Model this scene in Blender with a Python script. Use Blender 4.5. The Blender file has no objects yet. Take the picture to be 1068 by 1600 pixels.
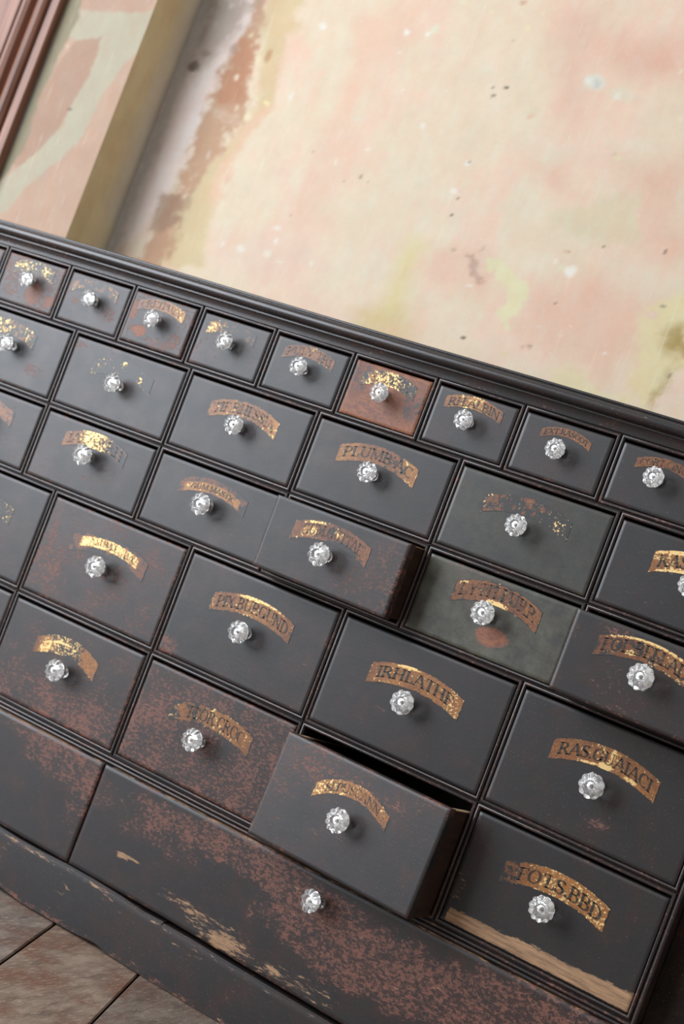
import bpy, bmesh, math, random
import numpy as np
from mathutils import Matrix, Vector

# ---------------------------------------------------------------- camera, light, exposure
scn = bpy.context.scene
CAM = np.array([1.78077, -1.87454, 0.71709])
RIGHT = np.array([0.8304975, 0.4283741, 0.3560471])
DOWN = np.array([0.3083656, 0.1787384, -0.9343250])
FWD = np.array([-0.4638799, 0.8857473, 0.0163460])
FPX = 2222.0                                   # focal length in pixels of the 1068x1600 frame

cam_data = bpy.data.cameras.new('camera')
cam = bpy.data.objects.new('camera', cam_data)
scn.collection.objects.link(cam)
M = Matrix.Identity(4)
for i in range(3):
    M[i][0], M[i][1], M[i][2], M[i][3] = RIGHT[i], -DOWN[i], -FWD[i], CAM[i]
cam.matrix_world = M
cam_data.sensor_fit = 'VERTICAL'
cam_data.sensor_height = 36.0
cam_data.sensor_width = 24.0
cam_data.lens = FPX / 1600.0 * 36.0
cam_data.clip_start = 0.05
cam_data.dof.use_dof = True
cam_data.dof.focus_distance = 1.93
cam_data.dof.aperture_fstop = 4.6
scn.camera = cam

scn.view_settings.view_transform = 'Standard'
scn.view_settings.look = 'None'
scn.view_settings.gamma = 1.0
scn.view_settings.exposure = 0.0

world = bpy.data.worlds.new('room_light')
scn.world = world
world.use_nodes = True
bg = world.node_tree.nodes['Background']
wt = world.node_tree
tc = wt.nodes.new('ShaderNodeTexCoord')
sx = wt.nodes.new('ShaderNodeSeparateXYZ')
rp = wt.nodes.new('ShaderNodeValToRGB')
mr = wt.nodes.new('ShaderNodeMapRange')
wt.links.new(tc.outputs['Generated'], sx.inputs[0])
wt.links.new(sx.outputs[2], mr.inputs[0])
mr.inputs[1].default_value, mr.inputs[2].default_value = -1.0, 1.0
wt.links.new(mr.outputs[0], rp.inputs[0])
rp.color_ramp.elements[0].color = (0.20, 0.17, 0.15, 1)      # floor below, pale walls round, ceiling above
rp.color_ramp.elements[1].color = (1.0, 0.99, 0.97, 1)
e = rp.color_ramp.elements.new(0.5)
e.color = (0.60, 0.60, 0.605, 1)
wt.links.new(rp.outputs[0], bg.inputs[0])
bg.inputs[1].default_value = 0.78


def area_light(name, loc, target, sx, sy, power, col):
    d = bpy.data.lights.new(name, 'AREA')
    d.shape = 'RECTANGLE'
    d.size, d.size_y, d.energy, d.color = sx, sy, power, col
    o = bpy.data.objects.new(name, d)
    scn.collection.objects.link(o)
    o.location = loc
    o.rotation_euler = (Vector(target) - Vector(loc)).to_track_quat('-Z', 'Y').to_euler()
    return o


area_light('window_daylight', (-2.75, -3.1, 2.15), (0.5, 0.1, 0.8), 3.3, 4.0, 415, (0.90, 0.96, 1.04))


# ---------------------------------------------------------------- small helpers
def lin(r, g, b):
    f = lambda c: (c / 255 / 12.92) if c / 255 <= 0.04045 else ((c / 255 + 0.055) / 1.055) ** 2.4
    return np.array([f(r), f(g), f(b)])


def on_plane(uv, axis, val):
    """point of the photograph (pixels) on the world plane axis = val"""
    u, v = uv
    d = RIGHT * (u - 534) / FPX + DOWN * (v - 800) / FPX + FWD
    return CAM + (val - CAM[axis]) / d[axis] * d


def hash2(ix, iy, seed):
    h = (ix.astype(np.int64) * 374761393 + iy.astype(np.int64) * 668265263 + seed * 974634527) & 0xFFFFFFFF
    h = ((h ^ (h >> 13)) * 1274126177) & 0xFFFFFFFF
    h = h ^ (h >> 16)
    return (h & 0xFFFFFF) / float(0xFFFFFF)


def vnoise(x, y, seed=0):
    ix, iy = np.floor(x), np.floor(y)
    fx, fy = x - ix, y - iy
    fx, fy = fx * fx * (3 - 2 * fx), fy * fy * (3 - 2 * fy)
    a, b = hash2(ix, iy, seed), hash2(ix + 1, iy, seed)
    c, d = hash2(ix, iy + 1, seed), hash2(ix + 1, iy + 1, seed)
    return (a * (1 - fx) + b * fx) * (1 - fy) + (c * (1 - fx) + d * fx) * fy


def fbm(x, y, seed=0, oct=4):
    s, a, t = 0, 1.0, 0
    for i in range(oct):
        s = s + a * vnoise(x * 2 ** i, y * 2 ** i, seed + i * 17)
        t += a
        a *= 0.55
    return s / t


def sstep(a, b, x):
    t = np.clip((x - a) / (b - a), 0, 1)
    return t * t * (3 - 2 * t)


def poly_sd(px, py, poly):
    """signed distance to a polygon, negative inside"""
    poly = np.asarray(poly, float)
    d = np.full(px.shape, 1e9)
    inside = np.zeros(px.shape, bool)
    n = len(poly)
    for i in range(n):
        ax, ay = poly[i]
        bx, by = poly[(i + 1) % n]
        ex, ey = bx - ax, by - ay
        t = np.clip(((px - ax) * ex + (py - ay) * ey) / (ex * ex + ey * ey + 1e-12), 0, 1)
        d = np.minimum(d, np.hypot(px - ax - t * ex, py - ay - t * ey))
        c = ((ay > py) != (by > py)) & (px < (bx - ax) * (py - ay) / (by - ay + 1e-15) + ax)
        inside ^= c
    return np.where(inside, -d, d)


def link(name, me, parent=None, mats=()):
    o = bpy.data.objects.new(name, me)
    scn.collection.objects.link(o)
    for m in mats:
        me.materials.append(m)
    if parent is not None:
        o.parent = parent
    return o


class MB:
    """mesh builder: faces with a material slot, optional colour per vertex"""
    def __init__(self):
        self.v, self.f, self.m, self.s, self.c = [], [], [], [], []

    def add(self, verts, faces, mat=0, smooth=False, cols=None):
        b = len(self.v)
        self.v += [tuple(p) for p in verts]
        self.f += [tuple(b + i for i in f) for f in faces]
        self.m += [mat] * len(faces)
        self.s += [smooth] * len(faces)
        self.c += [tuple(c) for c in cols] if cols is not None else [(0, 0, 0, 0)] * len(verts)

    def box(self, x0, x1, y0, y1, z0, z1, mat=0, bev=0.0):
        if bev <= 0:
            v = [(x, y, z) for x in (x0, x1) for y in (y0, y1) for z in (z0, z1)]
            f = [(0, 1, 3, 2), (4, 6, 7, 5), (0, 4, 5, 1), (2, 3, 7, 6), (0, 2, 6, 4), (1, 5, 7, 3)]
            self.add(v, f, mat)
            return
        bm = bmesh.new()
        bmesh.ops.create_cube(bm, size=1)
        for p in bm.verts:
            p.co = ((x0 + x1) / 2 + p.co.x * (x1 - x0), (y0 + y1) / 2 + p.co.y * (y1 - y0), (z0 + z1) / 2 + p.co.z * (z1 - z0))
        bmesh.ops.bevel(bm, geom=list(bm.edges), offset=bev, segments=2, affect='EDGES', profile=0.5)
        bm.verts.index_update()
        self.add([p.co[:] for p in bm.verts], [[p.index for p in f.verts] for f in bm.faces], mat)
        bm.free()

    def mesh(self, name, attr=None):
        me = bpy.data.meshes.new(name)
        me.from_pydata(self.v, [], self.f)
        me.polygons.foreach_set('material_index', self.m)
        me.polygons.foreach_set('use_smooth', self.s)
        if attr:
            a = me.color_attributes.new(attr, 'FLOAT_COLOR', 'POINT')
            a.data.foreach_set('color', np.array(self.c, np.float32).ravel())
        me.update()
        bm = bmesh.new()
        bm.from_mesh(me)
        bmesh.ops.recalc_face_normals(bm, faces=bm.faces)
        bm.to_mesh(me)
        bm.free()
        return me


def grid_faces(nu, nv, flip=False):
    f = []
    for j in range(nv - 1):
        for i in range(nu - 1):
            q = (j * nu + i, j * nu + i + 1, (j + 1) * nu + i + 1, (j + 1) * nu + i)
            f.append(q[::-1] if flip else q)
    return f


# ---------------------------------------------------------------- material helpers
class NT:
    def __init__(self, name):
        self.mat = bpy.data.materials.new(name)
        self.mat.use_nodes = True
        self.t = self.mat.node_tree
        self.t.nodes.clear()
        self.out = self.n('ShaderNodeOutputMaterial')
        self.b = self.n('ShaderNodeBsdfPrincipled')
        self.l(self.b.outputs[0], self.out.inputs[0])

    def n(self, t, **kw):
        nd = self.t.nodes.new(t)
        for k, v in kw.items():
            setattr(nd, k, v)
        return nd

    def l(self, a, b):
        self.t.links.new(a, b)

    def put(self, sock, v):
        if hasattr(v, 'links'):
            self.l(v, sock)
        elif isinstance(v, (tuple, list, np.ndarray)):
            sock.default_value = tuple(v) + ((1.0,) if len(v) == 3 and len(sock.default_value) == 4 else ())
        else:
            sock.default_value = v

    def math(self, op, a, b=0.0, c=0.0, clamp=False):
        nd = self.n('ShaderNodeMath', operation=op, use_clamp=clamp)
        self.put(nd.inputs[0], a)
        self.put(nd.inputs[1], b)
        self.put(nd.inputs[2], c)
        return nd.outputs[0]

    def mix(self, f, a, b):
        nd = self.n('ShaderNodeMix', data_type='RGBA')
        self.put(nd.inputs[0], f)
        self.put(nd.inputs[6], a)
        self.put(nd.inputs[7], b)
        return nd.outputs[2]

    def coord(self, scale=(1, 1, 1), src='Object'):
        tc = self.n('ShaderNodeTexCoord')
        mp = self.n('ShaderNodeMapping')
        self.l(tc.outputs[src], mp.inputs[0])
        mp.inputs['Scale'].default_value = scale
        return mp.outputs[0]

    def noise(self, vec, scale, detail=4, rough=0.6, w=None):
        nd = self.n('ShaderNodeTexNoise', noise_dimensions='4D' if w is not None else '3D')
        self.l(vec, nd.inputs['Vector'])
        if w is not None:
            self.put(nd.inputs['W'], w)
        nd.inputs['Scale'].default_value = scale
        nd.inputs['Detail'].default_value = detail
        nd.inputs['Roughness'].default_value = rough
        return nd.outputs[0]

    def thresh(self, noise, amount, soft=0.06, gain=2.4):
        """crisp flakes: 1 where stretched noise lies below the density 'amount'"""
        st = self.math('MULTIPLY_ADD', noise, gain, 0.5 - 0.5 * gain)
        d = self.math('SUBTRACT', amount, st)
        return self.math('MULTIPLY_ADD', d, 0.5 / soft, 0.5, clamp=True)

    def bump(self, h, strength, dist):
        nd = self.n('ShaderNodeBump')
        nd.inputs['Strength'].default_value = strength
        nd.inputs['Distance'].default_value = dist
        self.l(h, nd.inputs['Height'])
        self.l(nd.outputs[0], self.b.inputs['Normal'])


CHAR = (0.0120, 0.0120, 0.0128)
RUST = (0.165, 0.062, 0.040)
TAN = (0.31, 0.180, 0.096)


def paint(name, const=None, rough=0.42, base=CHAR, spec=0.5):
    """old black paint over a red-brown ground: rust / bare-wood densities come from 'wear' or are constant"""
    t = NT(name)
    vec = t.coord()
    rnd = t.n('ShaderNodeObjectInfo').outputs['Random']
    w = t.math('MULTIPLY', rnd, 37.0)
    stre = t.coord((0.35, 1, 1.6))
    n1 = t.noise(t.coord((0.6, 1, 1)), 240, 7, 0.74, w)
    n2 = t.noise(stre, 130, 7, 0.72, t.math('ADD', w, 9.0))
    n3 = t.noise(vec, 22, 4, 0.6, t.math('ADD', w, 21.0))
    grain = t.noise(t.coord((0.12, 1, 1)), 420, 4, 0.7, w)
    if const is None:
        at = t.n('ShaderNodeAttribute', attribute_name='wear')
        sp = t.n('ShaderNodeSeparateColor')
        t.l(at.outputs['Color'], sp.inputs[0])
        R, G, B, A = sp.outputs[0], sp.outputs[1], sp.outputs[2], at.outputs['Alpha']
    else:
        R, G, B, A = const
    nb = t.math('ADD', t.math('MULTIPLY', n1, 0.8), t.math('MULTIPLY', n3, 0.2))
    m_r = t.math('MULTIPLY', t.thresh(nb, t.math('MINIMUM', t.math('MULTIPLY_ADD', R, 0.64, 0.045), 0.46), 0.075), 0.85)
    m_soft = t.math('MULTIPLY', t.thresh(n3, t.math('ADD', R, 0.06), 0.4), 0.27)
    m_g = t.thresh(n2, G, 0.08)
    dark = t.mix(n3, base, tuple(np.array(base) * 1.35))
    n5 = t.noise(vec, 46, 6, 0.7, t.math('ADD', w, 31.0))
    dark = t.mix(t.math('MULTIPLY_ADD', n5, 2.2, -0.88, clamp=True), dark, tuple(np.array(base) * 0.35 + np.array([0.017, 0.009, 0.007])))
    dark = t.mix(t.math('MULTIPLY', A, t.math('MULTIPLY_ADD', n5, 2.0, -0.5, clamp=True)), dark, (0.105, 0.108, 0.074))
    rust = t.mix(n1, tuple(np.array(RUST) * 0.75), tuple(np.array(RUST) * 1.35))
    col = t.mix(m_soft, dark, tuple(np.array(RUST) * 0.55))
    col = t.mix(m_r, col, rust)
    strip = t.mix(t.thresh(nb, 0.55, 0.3), (0.33, 0.120, 0.045), (0.120, 0.048, 0.036))
    bm = t.math('MAXIMUM', t.thresh(nb, t.math('MULTIPLY', B, 1.0), 0.12), t.math('MULTIPLY_ADD', B, 4.0, -3.0, clamp=True))
    col = t.mix(bm, col, strip)
    tan = t.mix(t.math('MULTIPLY_ADD', t.noise(t.coord((0.08, 1, 1)), 260, 5, 0.75, w), 3.2, -1.1, clamp=True), tuple(np.array(TAN) * 0.45), tuple(np.array(TAN) * 1.3))
    col = t.mix(m_g, col, tan)
    speck = t.thresh(t.noise(vec, 620, 2, 0.5, w), 0.085, 0.03, 2.2)
    col = t.mix(t.math('MULTIPLY', speck, 0.4), col, (0.22, 0.17, 0.14))
    t.put(t.b.inputs['Base Color'], col)
    wear = t.math('MAXIMUM', t.math('MAXIMUM', m_r, m_g), bm)
    t.put(t.b.inputs['Roughness'], t.math('ADD', t.math('MULTIPLY_ADD', n3, 0.14, rough - 0.07), t.math('MULTIPLY', wear, 0.15)))
    t.b.inputs['Specular IOR Level'].default_value = spec
    h = t.math('SUBTRACT', t.math('MULTIPLY', grain, 0.5), t.math('MULTIPLY', wear, 0.6))
    h = t.math('ADD', h, t.math('MULTIPLY', n2, 0.5))
    t.bump(h, 0.28, 0.0006)
    return t.mat


def wood(name, c0, c1, rough=0.6, scale=(1, 1, 0.08), sc=90):
    t = NT(name)
    v = t.coord(scale)
    n = t.noise(v, sc, 5, 0.6)
    t.put(t.b.inputs['Base Color'], t.mix(t.math('MULTIPLY_ADD', n, 2.2, -0.6, clamp=True), c0, c1))
    t.b.inputs['Roughness'].default_value = rough
    t.b.inputs['Specular IOR Level'].default_value = 0.35
    t.bump(n, 0.25, 0.0008)
    return t.mat


M_PAINT = paint('worn_black_paint')
M_BEAD = paint('bead_black_paint', (0.38, 0.05, 0.0, 0.0), 0.30)
M_CORN = paint('cornice_black_paint', (0.26, 0.08, 0.0, 0.0), 0.27)
M_FRAME = paint('frame_black_paint', (0.18, 0.0, 0.0, 0.0), 0.5, tuple(np.array(CHAR) * 0.5), 0.25)
M_STILE = paint('stile_brown_black', (0.12, 0.0, 0.0, 0.0), 0.65, (0.008, 0.0065, 0.005), 0.12)
M_SIDE = wood('drawer_side_dark_wood', (0.016, 0.008, 0.005), (0.045, 0.02, 0.012), 0.6, (1, 0.08, 1))
M_RAW = wood('raw_drawer_edge_wood', (0.30, 0.19, 0.10), (0.5, 0.34, 0.2), 0.7, (1, 0.1, 1))
M_TRIM = wood('stained_architrave_wood', (0.085, 0.032, 0.020), (0.32, 0.150, 0.095), 0.42, (1, 1, 0.03), 120)


def glass_mat():
    t = NT('pressed_glass')
    t.b.inputs['Base Color'].default_value = (1.0, 1.0, 0.99, 1)
    t.b.inputs['Transmission Weight'].default_value = 0.90
    t.b.inputs['IOR'].default_value = 1.5
    t.b.inputs['Roughness'].default_value = 0.02
    return t.mat


def iron_mat():
    t = NT('iron_bolt')
    n = t.noise(t.coord(), 300, 3)
    t.put(t.b.inputs['Base Color'], t.mix(n, (0.22, 0.2, 0.18), (0.38, 0.35, 0.32)))
    t.b.inputs['Metallic'].default_value = 0.9
    t.b.inputs['Roughness'].default_value = 0.45
    return t.mat


def knob_refl_mat():
    t = NT('added_knob_reflector')  # mirror-like metal for the reflector added inside each knob
    t.b.inputs['Base Color'].default_value = (0.93, 0.93, 0.92, 1)
    t.b.inputs['Metallic'].default_value = 0.75
    t.b.inputs['Roughness'].default_value = 0.25
    return t.mat


M_GLASS, M_IRON, M_KNOB_REFL = glass_mat(), iron_mat(), knob_refl_mat()


def gilt_mat(letter=False):
    """gold-leaf label: 'gilt' = (gold flake density, coverage of the coloured ground, rust..amber)"""
    t = NT('gilt_lettering' if letter else 'gilt_ground')
    vec = t.coord()
    rnd = t.n('ShaderNodeObjectInfo').outputs['Random']
    w = t.math('MULTIPLY', rnd, 53.0)
    at = t.n('ShaderNodeAttribute', attribute_name='gilt')
    sp = t.n('ShaderNodeSeparateColor')
    t.l(at.outputs['Color'], sp.inputs[0])
    G, C, Am = sp.outputs[0], sp.outputs[1], sp.outputs[2]
    n1 = t.noise(vec, 260, 5, 0.65, w)
    n2 = t.noise(vec, 110, 5, 0.62, t.math('ADD', w, 5.0))
    n3 = t.noise(vec, 420, 4, 0.6, t.math('ADD', w, 13.0))
    cov = t.thresh(n2, C, 0.10)
    flake = t.thresh(n1, G, 0.07)
    rust = t.mix(n3, (0.085, 0.027, 0.012), (0.22, 0.072, 0.025))
    amber = t.mix(n2, (0.25, 0.088, 0.020), (0.54, 0.24, 0.052))
    ground = t.mix(Am, rust, amber)
    ground = t.mix(t.math('MULTIPLY', t.thresh(n1, 0.46, 0.2), 0.7), ground, (0.070, 0.026, 0.012))
    gold = t.mix(n3, (0.55, 0.30, 0.08), (0.95, 0.72, 0.34))
    col = t.mix(cov, (0.021, 0.0205, 0.020), ground)
    if letter:
        keep = t.thresh(n2, at.outputs['Alpha'], 0.16)
        col = t.mix(keep, col, (0.026, 0.020, 0.015))
        flake = t.math('MULTIPLY', flake, t.math('SUBTRACT', 1.0, t.math('MULTIPLY', keep, 0.85)))
    col = t.mix(flake, col, gold)
    t.put(t.b.inputs['Base Color'], col)
    t.put(t.b.inputs['Metallic'], t.math('MULTIPLY', flake, 0.35))
    t.b.inputs['Roughness'].default_value = 0.42
    h = t.math('ADD', t.math('MULTIPLY', flake, 0.6), t.math('MULTIPLY', n1, 0.4))
    t.bump(h, 0.45, 0.0006)
    return t.mat


M_GILT, M_LETTER = gilt_mat(), gilt_mat(True)


def plaster_mat():
    t = NT('distressed_plaster')
    v = t.coord()
    at = t.n('ShaderNodeAttribute', attribute_name='pigment')
    n1 = t.noise(v, 14, 7, 0.68)
    n2 = t.noise(t.coord((1, 1, 3)), 60, 5, 0.7)
    n3 = t.noise(v, 220, 4, 0.6)
    k = t.math('MULTIPLY_ADD', n1, 0.22, 0.89)
    k = t.math('ADD', k, t.math('MULTIPLY_ADD', n2, 0.10, -0.05))
    vm = t.n('ShaderNodeVectorMath', operation='SCALE')
    t.l(at.outputs['Color'], vm.inputs[0])
    t.l(k, vm.inputs['Scale'])
    n4 = t.noise(t.coord((1.0, 1.0, 0.45)), 34, 8, 0.72)
    tint = t.n('ShaderNodeVectorMath', operation='MULTIPLY')
    t.l(vm.outputs[0], tint.inputs[0])
    t.l(t.mix(t.math('MULTIPLY_ADD', n4, 3.0, -1.0, clamp=True), (1.0, 0.925, 0.885), (0.985, 1.03, 1.02)), tint.inputs[1])
    scr = t.noise(t.coord((1.0, 1.0, 0.07)), 150, 3, 0.6)
    chips = t.math('MAXIMUM', t.thresh(n2, 0.07, 0.03), t.math('MULTIPLY', t.thresh(scr, 0.12, 0.06), 0.35))
    col = t.mix(t.math('MULTIPLY', chips, 0.5), tint.outputs[0], (0.72, 0.66, 0.53))
    t.put(t.b.inputs['Base Color'], col)
    t.b.inputs['Roughness'].default_value = 0.92
    t.b.inputs['Specular IOR Level'].default_value = 0.15
    t.bump(t.math('ADD', t.math('MULTIPLY', n1, 0.8), t.math('MULTIPLY', n3, 0.2)), 0.25, 0.003)
    return t.mat


def floor_mat():
    t = NT('weathered_floorboards')
    v = t.coord((5.0, 1.0, 1.0))
    at = t.n('ShaderNodeAttribute', attribute_name='wear')
    n1 = t.noise(v, 9, 7, 0.66)
    n2 = t.noise(t.coord((9, 0.7, 1)), 60, 5, 0.7)
    n3 = t.noise(t.coord(), 12, 5, 0.6)
    c = t.mix(t.math('MULTIPLY_ADD', n1, 2.4, -0.7, clamp=True), (0.085, 0.055, 0.042), (0.34, 0.26, 0.20))
    c = t.mix(t.thresh(n3, 0.40, 0.2), c, (0.17, 0.088, 0.058))
    c = t.mix(t.thresh(n2, 0.28, 0.1), c, (0.40, 0.30, 0.22))
    vm = t.n('ShaderNodeVectorMath', operation='MULTIPLY')
    t.l(c, vm.inputs[0])
    t.l(at.outputs['Color'], vm.inputs[1])
    t.put(t.b.inputs['Base Color'], vm.outputs[0])
    t.b.inputs['Roughness'].default_value = 0.5
    t.bump(t.math('ADD', n1, n2), 0.4, 0.0012)
    return t.mat


M_PLASTER, M_FLOOR = plaster_mat(), floor_mat()

# ---------------------------------------------------------------- the setting
WALL_Y, BREAST_Y, CORNER_X = 0.572, 0.435, -0.278


def structure(o):
    o['kind'] = 'structure'
    return o


def paint_wall(X, Z, base, layers, spots, plane_axis, plane_val, ab, rug=1.0):
    """pigment per vertex: stains and plaster patches measured on the photograph, laid on the wall"""
    col = base.copy()
    wx = X + rug * 0.012 * (fbm(X * 30, Z * 30, 3) - 0.5) * 2 + rug * 0.010 * (fbm(X * 90, Z * 90, 5) - 0.5) * 2
    wz = Z + rug * 0.012 * (fbm(X * 30, Z * 30, 7) - 0.5) * 2 + rug * 0.010 * (fbm(X * 90, Z * 90, 11) - 0.5) * 2
    for poly, rgb, feather, op, rag in layers:
        P = [on_plane(q, plane_axis, plane_val)[list(ab)] for q in poly]
        sd = poly_sd(wx, wz, P)
        m = (1 - sstep(-feather, feather, sd)) * op
        if rag:
            m = m * sstep(rag - 0.18, rag + 0.18, fbm(X * 45 + 9, Z * 45, 23, 5) + 0.25 * sstep(0, 0.03, -sd))
        col += (lin(*rgb) * ALB - col) * m[..., None]
    for (q, r, rgb, op) in spots:
        c = on_plane(q, plane_axis, plane_val)[list(ab)]
        rx, rz = (r if isinstance(r, tuple) else (r, r))
        d = np.hypot((wx * 0.45 + X * 0.55 - c[0]) / (rx * 0.001), (wz * 0.45 + Z * 0.55 - c[1]) / (rz * 0.001))
        m = (1 - sstep(0.55, 1.25, d)) * op
        col += (lin(*rgb) * ALB - col) * m[..., None]
    return col


ALB = 0.735


def wall_mesh(name, A, Bc, pos, col):
    nu, nv = len(A), len(Bc)
    mb = MB()
    X, Z = np.meshgrid(A, Bc)
    V = pos(X, Z).reshape(-1, 3)
    C = np.concatenate([col.reshape(-1, 3), np.ones((nu * nv, 1))], 1)
    mb.add(V, grid_faces(nu, nv), 0, True, C)
    me = mb.mesh(name, 'pigment')
    return structure(link(name, me, None, [M_PLASTER]))


def P(o, s, pts):
    return [(o[0] + x / s, o[1] + y / s) for x, y in pts]


# main wall
xs = np.concatenate([np.arange(CORNER_X, 1.5, 0.005), np.arange(1.5, 3.4, 0.05)])
zs = np.concatenate([np.arange(0, 0.95, 0.05), np.arange(0.95, 1.98, 0.005), np.arange(1.98, 2.8, 0.05)])
X, Z = np.meshgrid(xs, zs)
f1 = fbm(X * 7, Z * 5, 31, 5)
f2 = fbm(X * 16 + 5, Z * 12, 37, 5)
base = np.ones(X.shape + (3,)) * lin(232, 214, 190) * ALB
pk = sstep(0.46, 0.62, f1)
base += (lin(236, 206, 186) * ALB - base) * (0.75 * pk)[..., None]
gr = sstep(0.55, 0.70, f2)
base += (lin(229, 217, 193) * ALB - base) * (0.6 * gr)[..., None]
C1, C2, C3 = (240, 0), (640, 0), (640, 300)
layers = [
    # broad pinker and greener passages
    (P(C2, 2.495, [(560, 0), (760, 20), (780, 140), (700, 260), (640, 440), (580, 480), (560, 260)]), (226, 190, 170), .05, .75, 0),
    (P(C2, 2.495, [(760, 160), (1068, 140), (1068, 300), (880, 300), (760, 250)]), (226, 184, 164), .04, .8, 0),
    (P(C2, 2.495, [(820, 640), (1068, 600), (1068, 1000), (900, 960), (850, 740)]), (229, 186, 164), .05, .7, 0),
    (P(C2, 2.495, [(540, 840), (650, 790), (880, 760), (880, 930), (740, 960), (600, 900)]), (220, 208, 178), .015, .8, 0),
    (P(C2, 2.495, [(460, 640), (600, 640), (640, 760), (540, 740)]), (232, 190, 170), .03, .7, 0),
    (P(C1, 2.543, [(800, 60), (1068, 20), (1068, 150), (900, 260), (780, 480), (700, 640), (560, 900), (600, 700), (780, 300)]), (234, 200, 178), .03, .8, 0),
    (P(C3, 2.495, [(470, 380), (720, 300), (900, 420), (890, 620), (760, 760), (560, 660), (430, 520)]), (231, 192, 170), .05, .75, 0),
    (P(C3, 2.495, [(60, 210), (300, 230), (330, 330), (260, 400), (60, 380), (20, 300)]), (232, 196, 176), .03, .7, 0),
    (P((300, 200), 2.543, [(560, 30), (700, 20), (520, 330), (420, 420), (380, 400)]), (234, 204, 182), .03, .7, 0),
    (P((300, 200), 2.543, [(70, 400), (420, 420), (560, 560), (240, 600), (40, 520)]), (232, 205, 186), .03, .7, 0),
    # yellow-green bloom low in the middle
    (P((300, 200), 2.543, [(860, 440), (920, 470), (870, 600), (830, 740), (750, 780), (700, 770), (780, 640)]), (224, 212, 160), .035, .85, 0),
    (P((300, 200), 2.543, [(650, 720), (860, 720), (880, 880), (650, 830)]), (214, 190, 138), .03, .6, 0),
    # pale patches near the cornice and at the right
    (P(C3, 2.495, [(515, 690), (580, 675), (680, 700), (700, 760), (780, 780), (860, 800), (830, 880), (560, 800), (560, 740)]), (228, 217, 178), .008, .9, .42),
    (P(C3, 2.495, [(1100, 385), (1000, 405), (910, 450), (890, 560), (880, 680), (850, 770), (900, 850), (950, 800), (1000, 720), (1100, 700)]), (229, 215, 172), .015, .95, 0),
    (P(C3, 2.495, [(980, 560), (1040, 520), (1100, 530), (1100, 690), (1050, 690), (1040, 620), (990, 610)]), (176, 150, 92), .018, .9, .40),
    (P(C3, 2.495, [(930, 800), (980, 740), (1010, 690), (1030, 720), (990, 780), (940, 860)]), (186, 166, 112), .012, .8, .48),
    # stained strip beside the corner, lavender and grey lightened to offset corner shade
    ([(310, -30), (417, -30), (412, 0), (395, 40), (370, 75), (345, 120), (320, 175), (300, 225), (285, 262), (250, 320), (180, 400), (150, 400)], (242, 228, 222), .02, .95, 0),  # lavender, made paler to offset the shadow beside the corner
    ([(420, -30), (485, -30), (476, 0), (452, 28), (472, 43), (448, 55), (440, 94), (433, 130), (424, 170), (395, 200), (350, 262), (330, 330), (318, 420), (240, 420), (285, 320), (400, 170)], (214, 193, 152), .014, .8, 0),
    ([(415, 165), (430, 165), (370, 240), (345, 280), (350, 310), (325, 320), (340, 270), (380, 200)], (232, 198, 172), .012, .8, 0),
    ([(395, -30), (417, -30), (414, 40), (405, 63), (397, 102), (389, 138), (391, 173), (378, 197), (358, 224), (330, 260), (315, 291), (283, 315), (279, 377), (262, 417), (200, 430), (250, 345), (268, 300), (290, 255), (302, 215), (318, 165), (336, 120), (360, 80), (392, 35)], (196, 158, 130), .010, .88, .43),
    ([(372, 62), (404, 60), (396, 100), (388, 140), (390, 168), (330, 158), (345, 115)], (192, 140, 112), .010, .7, .45),
    ([(330, 165), (372, 180), (376, 195), (340, 190)], (216, 192, 172), .006, .7, .40),
    ([(250, 300), (300, 300), (285, 350), (262, 360), (232, 360)], (168, 138, 118), .012, .7, .45),
    ([(313, -20), (345, -20), (330, 30), (310, 75), (285, 130), (262, 190), (235, 260), (205, 330), (176, 400), (160, 400), (200, 300), (250, 170)], (204, 196, 190), .012, .9, 0),  # grey along the corner, lightened in place of fill light
    ([(325, 0), (405, -10), (380, 40), (345, 75), (318, 110), (300, 130), (300, 90)], (170, 158, 146), .025, .65, .42),
    # flaked cream patch and purple smudge
    (P(C3, 2.495, [(300, 262), (340, 255), (420, 330), (462, 365), (455, 405), (430, 420), (420, 470), (385, 500), (388, 540), (362, 525), (335, 470), (362, 440), (375, 370), (340, 320), (308, 310)]), (229, 222, 184), .004, 1, 0),
    (P(C3, 2.495, [(205, 255), (245, 258), (262, 310), (288, 345), (270, 350), (235, 325), (222, 290)]), (196, 164, 148), .005, .85, 0),
    (P(C3, 2.495, [(275, 455), (300, 470), (300, 500), (285, 500)]), (228, 220, 190), .004, .9, 0),
]
spots = []
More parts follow.
